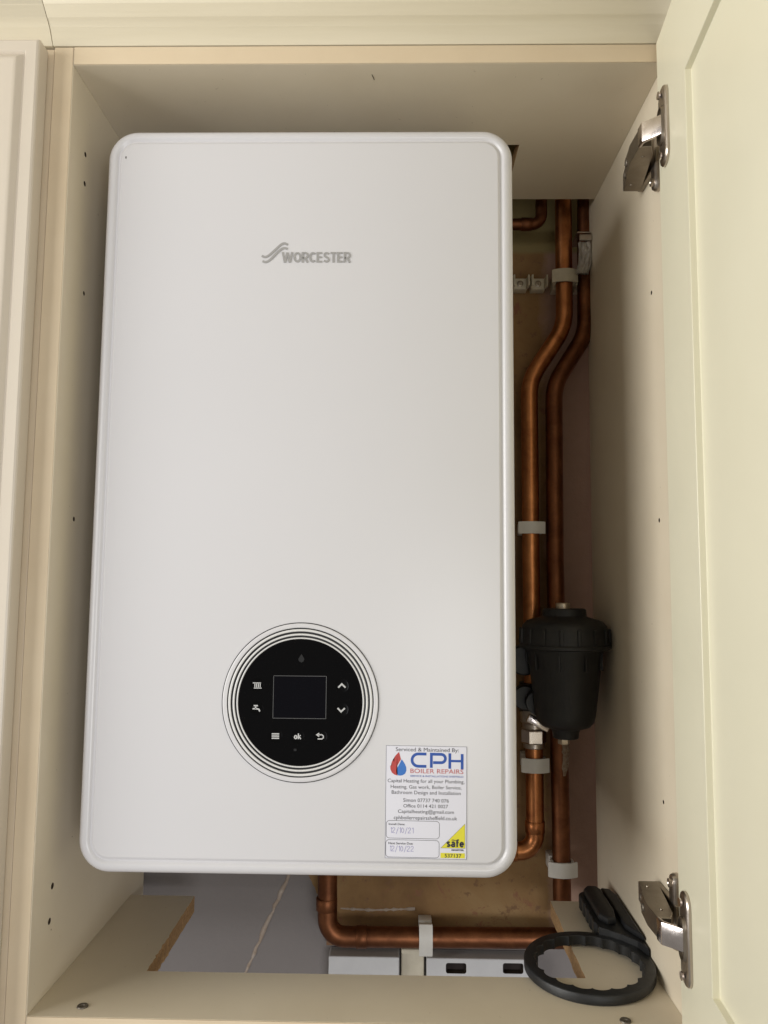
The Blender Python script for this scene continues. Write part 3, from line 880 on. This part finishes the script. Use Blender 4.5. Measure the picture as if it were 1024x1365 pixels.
pipe_thing('copper_pipe', bp, PR + .0010, 'copper_dull', 'copper pipe dropping below the boiler and elbowing right along the wall', G_P,
           [((0.0036, 0.279, -0.128), (0.0037, 0.279, -0.143), PR + .0021), ((0.041, 0.279, -0.17485), (0.055, 0.279, -0.1747), PR + .0021)])
tp = fillet_path([(0.05, 0.27, 0.7455), (0.2795, 0.27, 0.7460), (0.2795, 0.27, 0.90)], .014, 8)
pipe_thing('copper_pipe', tp, 0.0078, 'copper_dull', 'thin copper pipe turning upward at the top right corner of the boiler', G_P,
           [((0.252, 0.27, 0.746), (0.2665, 0.27, 0.746), .0088)])

# ------------------------------------------------------------------ pipe clips
G_C = 'plastic pipe clips on the wall'
def pipe_clip(x, z, lab, horiz=False, mat='white_plastic', w=0.036, t=0.0175, y=YP, r=PR, closed=True):
    c = tag(empty('pipe_clip', (x, YW, z)), lab, 'clip', G_C)
    def T(a, yy, b): return (yy - y, b, a) if horiz else (a, yy - y, b)
    def place(o):
        o.parent = c
        M = Matrix.Translation((0, y - YW, 0))
        if horiz: M = M @ Matrix.Rotation(rad(90), 4, 'Y')
        for v in o.data.vertices: v.co = M @ v.co
        return o
    # base block against the wall
    bm = bmesh.new(); box_bm(bm, (-w * .36, r + .003, -t / 2), (w * .36, YW - y - .0003, t / 2), .001)
    place(from_bm('base', bm, mat, None, angle=rad(40)))
    # C-shaped cradle, closed by a flat front strap
    pts = []
    ro = r + .0034; ri = r + .0006
    for k in range(17):
        a = rad(-20 + 220 * k / 16); pts.append((ro * math.cos(a), ro * math.sin(a)))
    inn = []
    for k in range(17):
        a = rad(200 - 220 * k / 16); inn.append((ri * math.cos(a), ri * math.sin(a)))
    o = prism('cradle', pts + inn, -t / 2, t / 2, mat, None, 'XY', .0004, 1)
    place(o)
    if closed:
        bm = bmesh.new(); yy = -(r + .0028)
        n = 14; F, Bk = [], []
        for k in range(n + 1):
            u = -1 + 2 * k / n
            x_ = u * w / 2
            yo = yy + .004 * (1 - math.cos(u * PI / 2)) * 1.4
            F.append((x_, yo)); Bk.append((x_, yo + .0026))
        place(prism('strap', F + Bk[::-1], -t / 2, t / 2, mat, None, 'XY', .0006, 2))
    return c
pipe_clip(0.3095, 0.6730, 'yellowed clip round the upper end of the bright copper pipe', mat='old_clip_plastic', w=0.034)
pipe_clip(0.2622, 0.3375, 'white clip round the straight middle of the bright copper pipe', w=0.0345, t=0.0155)
pipe_clip(0.2638, 0.0390, 'white clip just below the brass valve under the filter', w=0.0350, t=0.0175)
pipe_clip(0.2966, -0.0862, 'white clip round the dull copper pipe near the shelf', w=0.0360, t=0.0180)
pipe_clip(0.1275, -0.1738, 'white clip round the horizontal copper pipe below the boiler', True, w=0.0375, t=0.0165, y=0.279, r=PR + .001)

pipe_clip(0.3390, 0.6715, 'yellowed open clip on the dull pipe, half hidden beside the cupboard side', mat='old_clip_plastic', w=0.030, t=0.0145, y=YP + .004, closed=False)

def empty_clip(x, z, lab):
    c = tag(empty('pipe_clip', (x, YW, z)), lab, 'clip', G_C)
    bm = bmesh.new(); box_bm(bm, (-.0098, -.016, -.0078), (.0098, -.0003, .0078), .0012)
    from_bm('base', bm, 'old_clip_plastic', c, angle=rad(40))
    for s in (-1, 1):
        pts = [(s * .0098, -.015), (s * .0118, -.022), (s * .0108, -.030), (s * .0088, -.031), (s * .0094, -.024), (s * .0078, -.0158)]
        o = prism('jaw', pts if s > 0 else pts[::-1], -.0074, .0074, 'old_clip_plastic', c, 'XY', .0004, 1)
    lathe('screw', [(.0044, .001), (.0044, -.0008), (.003, -.0014), (.0012, -.0012), (.001, -.0002), (0, -.0002)], 'hinge_dark', c, 14, 'Y', (0, -.016, 0), close=False)
empty_clip(0.2545, 0.674, 'empty yellowed clip at the boiler edge, left of its twin')
empty_clip(0.2790, 0.674, 'empty yellowed clip between its twin and the bright pipe')

# ------------------------------------------------------------------ magnetic filter
FX, FY = 0.2905, 0.212
fil = tag(empty('magnetic_filter', (FX, FY, 0.078)), 'black plastic magnetic heating filter hanging in front of the dull pipe', 'filter')
def fpart(o): o.parent = fil; o.matrix_parent_inverse = Matrix.Translation((-FX, -FY, -0.078)); return o
body = [(0, .0835), (.0140, .0835), (.0150, .0845), (.0155, .0905), (.0175, .0945), (.0285, .0980), (.0330, .1030), (.0352, .1110), (.0440, .1830), (.0462, .1868), (.0462, .1895)]
fpart(lathe('canister', body + [(0, .1895)], 'black_plastic', None, 64, 'Z', (FX, FY, 0)))
lid = [(0, .1885), (.0520, .1885), (.0543, .1898), (.0543, .1930), (.0525, .1950), (.0518, .2080), (.0495, .2160), (.0440, .2215), (.0275, .2262), (.0262, .2275), (.0258, .2345), (.0245, .2360), (0, .2360)]
L_ = lathe('lid', lid, 'black_plastic', None, 64, 'Z', (FX, FY, 0))
fpart(L_)
def fsub(o, par):
    o.parent = par; o.matrix_parent_inverse = (Matrix.Translation((FX, FY, 0.078)) @ par.matrix_parent_inverse).inverted(); return o
for k in range(16):   # grip ribs round the lid
    a = 2 * PI * (k + .3) / 16
    bm = bmesh.new(); box_bm(bm, (.0500, -.0022, .1945), (.0538, .0022, .2125), .0009)
    bmesh.ops.transform(bm, matrix=Matrix.Translation((FX, FY, 0)) @ Matrix.Rotation(a, 4, 'Z'), verts=bm.verts)
    fsub(from_bm('grip_rib', bm, 'black_plastic', None, angle=rad(40)), L_)
for k in range(6):    # moulded ribs down the canister
    a = rad(-150 + 40 * k)
    bm = bmesh.new(); box_bm(bm, (.0405, -.0012, .165), (.0458, .0012, .1865), .0005)
    bmesh.ops.transform(bm, matrix=Matrix.Translation((FX, FY, 0)) @ Matrix.Rotation(a, 4, 'Z'), verts=bm.verts)
    fpart(from_bm('canister_rib', bm, 'black_plastic', None, angle=rad(40)))
fpart(lathe('air_vent', [(0, .2355), (.0088, .2355), (.0088, .2415), (.0080, .2425), (0, .2425)], 'brass_nickel', None, 24, 'Z', (FX - .0015, FY, 0)))
fpart(lathe('drain_cap', [(0, .0840), (.0068, .0840), (.0068, .0775), (.0060, .0765), (0, .0765)], 'brass_nickel', None, 6, 'Z', (FX - .0025, FY, 0)))
# side ports reaching back to the bright pipe
for z in (0.178, 0.122):
    fpart(tube('side_port', [(FX - .030, FY + .010, z), (0.2622, YP - .004, z)], .0145, 'black_plastic', None, 24))
    fpart(tube('union_collar', [(0.2635, YP + .002, z - .018), (0.2635, YP + .002, z + .018)], .0175, 'black_plastic', None, 24))
vb = [(0.2430, 0.238, 0.178), (0.2430, 0.262, 0.178)]
fpart(lathe('valve_knob', [(0, .2300), (.0165, .2300), (.0185, .2320), (.0185, .2470), (.0170, .2490), (0, .2490)], 'black_plastic', None, 32, 'Y', (0.2455, 0, 0.172)))
fpart(lathe('valve_knob', [(0, .2360), (.0135, .2360), (.0150, .2380), (.0150, .2490), (0, .2490)], 'black_plastic', None, 32, 'Y', (0.2470, 0, 0.126)))
# chrome isolating valve on the bright pipe below the filter
val = tag(empty('isolating_valve', (0.2637, YP, 0.062)), 'chrome isolating valve and hexagon nut on the bright copper pipe under the filter', 'valve')
def vpart(o): o.parent = val; o.matrix_parent_inverse = Matrix.Translation((-0.2637, -YP, -0.062)); return o
vpart(lathe('valve_body', [(0, .106), (.0165, .106), (.0172, .104), (.0172, .092), (.0145, .089), (.0145, .084), (.0160, .0825), (0, .0825)], 'nickel', None, 24, 'Z', (0.2637, YP, 0)))
vpart(lathe('hexagon_nut', [(0, .0820), (.0150, .0820), (.0158, .0805), (.0158, .0665), (.0150, .0650), (0, .0650)], 'link_bright', None, 6, 'Z', (0.2637, YP, 0), 20))
vpart(lathe('spigot', [(0, .065), (.0135, .065), (.0138, .0635), (.0138, .0600), (.0130, .0590), (0, .0590)], 'nickel', None, 24, 'Z', (0.2637, YP, 0)))
bm = bmesh.new(); box_bm(bm, (0.2505, 0.250, 0.0885), (0.2800, 0.2585, 0.0985), .0015)
bmesh.ops.rotate(bm, verts=bm.verts, cent=(0.265, .254, .093), matrix=Matrix.Rotation(rad(28), 3, 'Y'))
vpart(from_bm('lever', bm, 'link_bright', None, angle=rad(40)))
# limescale run down the dull pipe
bm = bmesh.new()
prev = None
for k in range(15):
    t = k / 14; z = 0.073 - 0.046 * t
    wd = (0.0080 * (1 - t ** 4) + .0030) * (0.8 + .4 * random.random()); xo = 0.3000 + 0.0022 * math.sin(t * 4) + .001 * t
    row = []
    for s in (-1, 0, 1):
        x = xo + s * wd / 2; dx = min(abs(x - 0.2956), .0108)
        row.append(bm.verts.new((x, YP - math.sqrt(max(1e-8, (PR + .0004) ** 2 - dx * dx)) - (.0005 if s == 0 else 0), z)))
    if prev:
        for a in range(2): bm.faces.new((prev[a], prev[a + 1], row[a + 1], row[a]))
    prev = row
tag(from_bm('limescale_streak', bm, 'limescale', None), 'pale limescale streak down the dull pipe below the filter drain', 'limescale')

# ------------------------------------------------------------------ boxes under the pipe run
def white_box(x0, x1, z0, z1, y0, slots, name, lab):
    b = tag(empty(name, ((x0 + x1) / 2, YW, z0)), lab, 'box')
    o = box('cover', (x0, y0, z0), (x1, YW - .0004, z1), 'box_white', None, .0016, 2)
    cs = []
    for (a, c, w_, h_) in slots:
        def f(bm, a=a, c=c, w_=w_, h_=h_): 
            pts = rrect(w_, h_, min(w_, h_) * .22, 4, a, c)
            A = [bm.verts.new((p, y0 - .002, q)) for p, q in pts]; B = [bm.verts.new((p, y0 + .012, q)) for p, q in pts]
            bm.faces.new(A); bm.faces.new(B[::-1])
            for i in range(len(A)): bm.faces.new((A[i], B[i], B[(i + 1) % len(A)], A[(i + 1) % len(A)]))
        cs.append(f)
    if cs: cut_holes(o, cs, lambda c: y0 + .0004 < c.y < y0 + .0125 and x0 + .003 < c.x < x1 - .003 and z0 + .003 < c.z < z1 - .003)  # slot walls of the white box coloured dark, standing in for shade inside
    o.parent = b; o.matrix_parent_inverse = Matrix.Translation(-b.location)
    for (a, c, w_, h_) in slots:
        s = box('slot_backing', (a - w_ / 2 + .0003, y0 + .010, c - h_ / 2 + .0003), (a + w_ / 2 - .0003, y0 + .0116, c + h_ / 2 - .0003), 'slot_dark', None, 0)
        s.parent = b; s.matrix_parent_inverse = Matrix.Translation(-b.location)
    return b
white_box(0.0065, 0.0950, -0.300, -0.2010, 0.284, [], 'junction_box', 'plain white box on the wall below the elbow of the pipe')
white_box(0.1290, 0.2640, -0.300, -0.2020, 0.286, [(0.1660, -0.2135, .0255, .0125), (0.2370, -0.2125, .0255, .0125), (0.1665, -0.240, .0235, .0235), (0.2385, -0.239, .0235, .0235)], 'switch_box', 'white box with two dark slots below the horizontal pipe')
tag(box('wall_plug', (0.0975, 0.296, -0.300), (0.1265, YW - .0003, -0.1965), 'old_clip_plastic', None, .002), 'narrow cream block on the wall between the two white boxes', 'block')
tag(box('timber_batten', (0.0020, 0.3005, -0.1955), (0.2700, YW - .0003, -0.1885), 'batten_wood', None, .001), 'thin brown timber batten under the horizontal copper pipe', 'batten')

# ------------------------------------------------------------------ filter wrench lying on the shelf
WX, WY = 0.2795, 0.0690
wr = tag(empty('filter_wrench', (WX, WY, ZB)), 'black plastic ring spanner lying on the shelf against the cupboard side', 'wrench')
wr.rotation_euler = (rad(1.2), rad(-1.0), 0)
wr.location.z = ZB + 0.0016
def wrench():
    RO, RI, H = 0.0625, 0.0525, 0.0095
    n = 216; lobes = 18
    outer, inner = [], []
    for k in range(n):
        a = 2 * PI * k / n
        outer.append((RO, a))
        ph = (a * lobes / (2 * PI)) % 1.0
        d = 0.0030 * max(0, math.sin(ph * PI)) ** 0.6
        inner.append((RI - .0030 + d, a))
    bm = bmesh.new()
    def ring(lst, z, dr=0): return [bm.verts.new(((r + dr) * math.cos(a), (r + dr) * math.sin(a), z)) for r, a in lst]
    R = [ring(inner, 0.0), ring(outer, 0.0, -.0012), ring(outer, .0012), ring(outer, H - .0012), ring(outer, H - .0004, -.0005), ring(outer, H, -.0014), ring(inner, H, .0006), ring(inner, H - .0006, 0)]
    R.append(R[0])
    for A, B in zip(R, R[1:]):
        for i in range(n):
            j = (i + 1) % n; bm.faces.new((A[i], A[j], B[j], B[i]))
    from_bm('ring', bm, 'black_nylon', wr, angle=rad(35))
    # handle: a broad arm from the back of the ring into the corner, serrated along its left edge
    L = [(0.0240, 0.0540), (0.0250, 0.0640)]
    for k in range(5):
        y = 0.066 + k * 0.0152
        L += [(0.0236, y), (0.0222, y + .003), (0.0222, y + .010), (0.0236, y + .013), (0.0262, y + .0140)]
    T_ = [(0.0275, 0.1440), (0.0340, 0.1475), (0.0520, 0.1475), (0.0590, 0.1420)]
    Rr = [(0.0612, 0.125), (0.0622, 0.090), (0.0622, 0.050), (0.0618, 0.008), (0.0560, 0.0260), (0.0440, 0.0410), (0.0340, 0.0490)]
    prism('handle', L + T_ + Rr, 0.0008, 0.0165, 'black_nylon', wr, 'XY', .0010, 2)
    # raised web along the handle and the hooked jaw beside it
    prism('handle_web', [(0.0500, 0.050), (0.0490, 0.141), (0.0585, 0.138), (0.0612, 0.120), (0.0618, 0.022)], 0.0161, 0.0225, 'black_nylon', wr, 'XY', .0022, 3)
    pts = [(0.0280, 0.0700), (0.0275, 0.1350), (0.0330, 0.1430), (0.0440, 0.1420), (0.0478, 0.1320), (0.0462, 0.1080), (0.0478, 0.0820), (0.0440, 0.0600), (0.0350, 0.0580)]
    prism('jaw', pts, 0.0161, 0.0245, 'black_nylon', wr, 'XY', .0030, 3)
wrench()
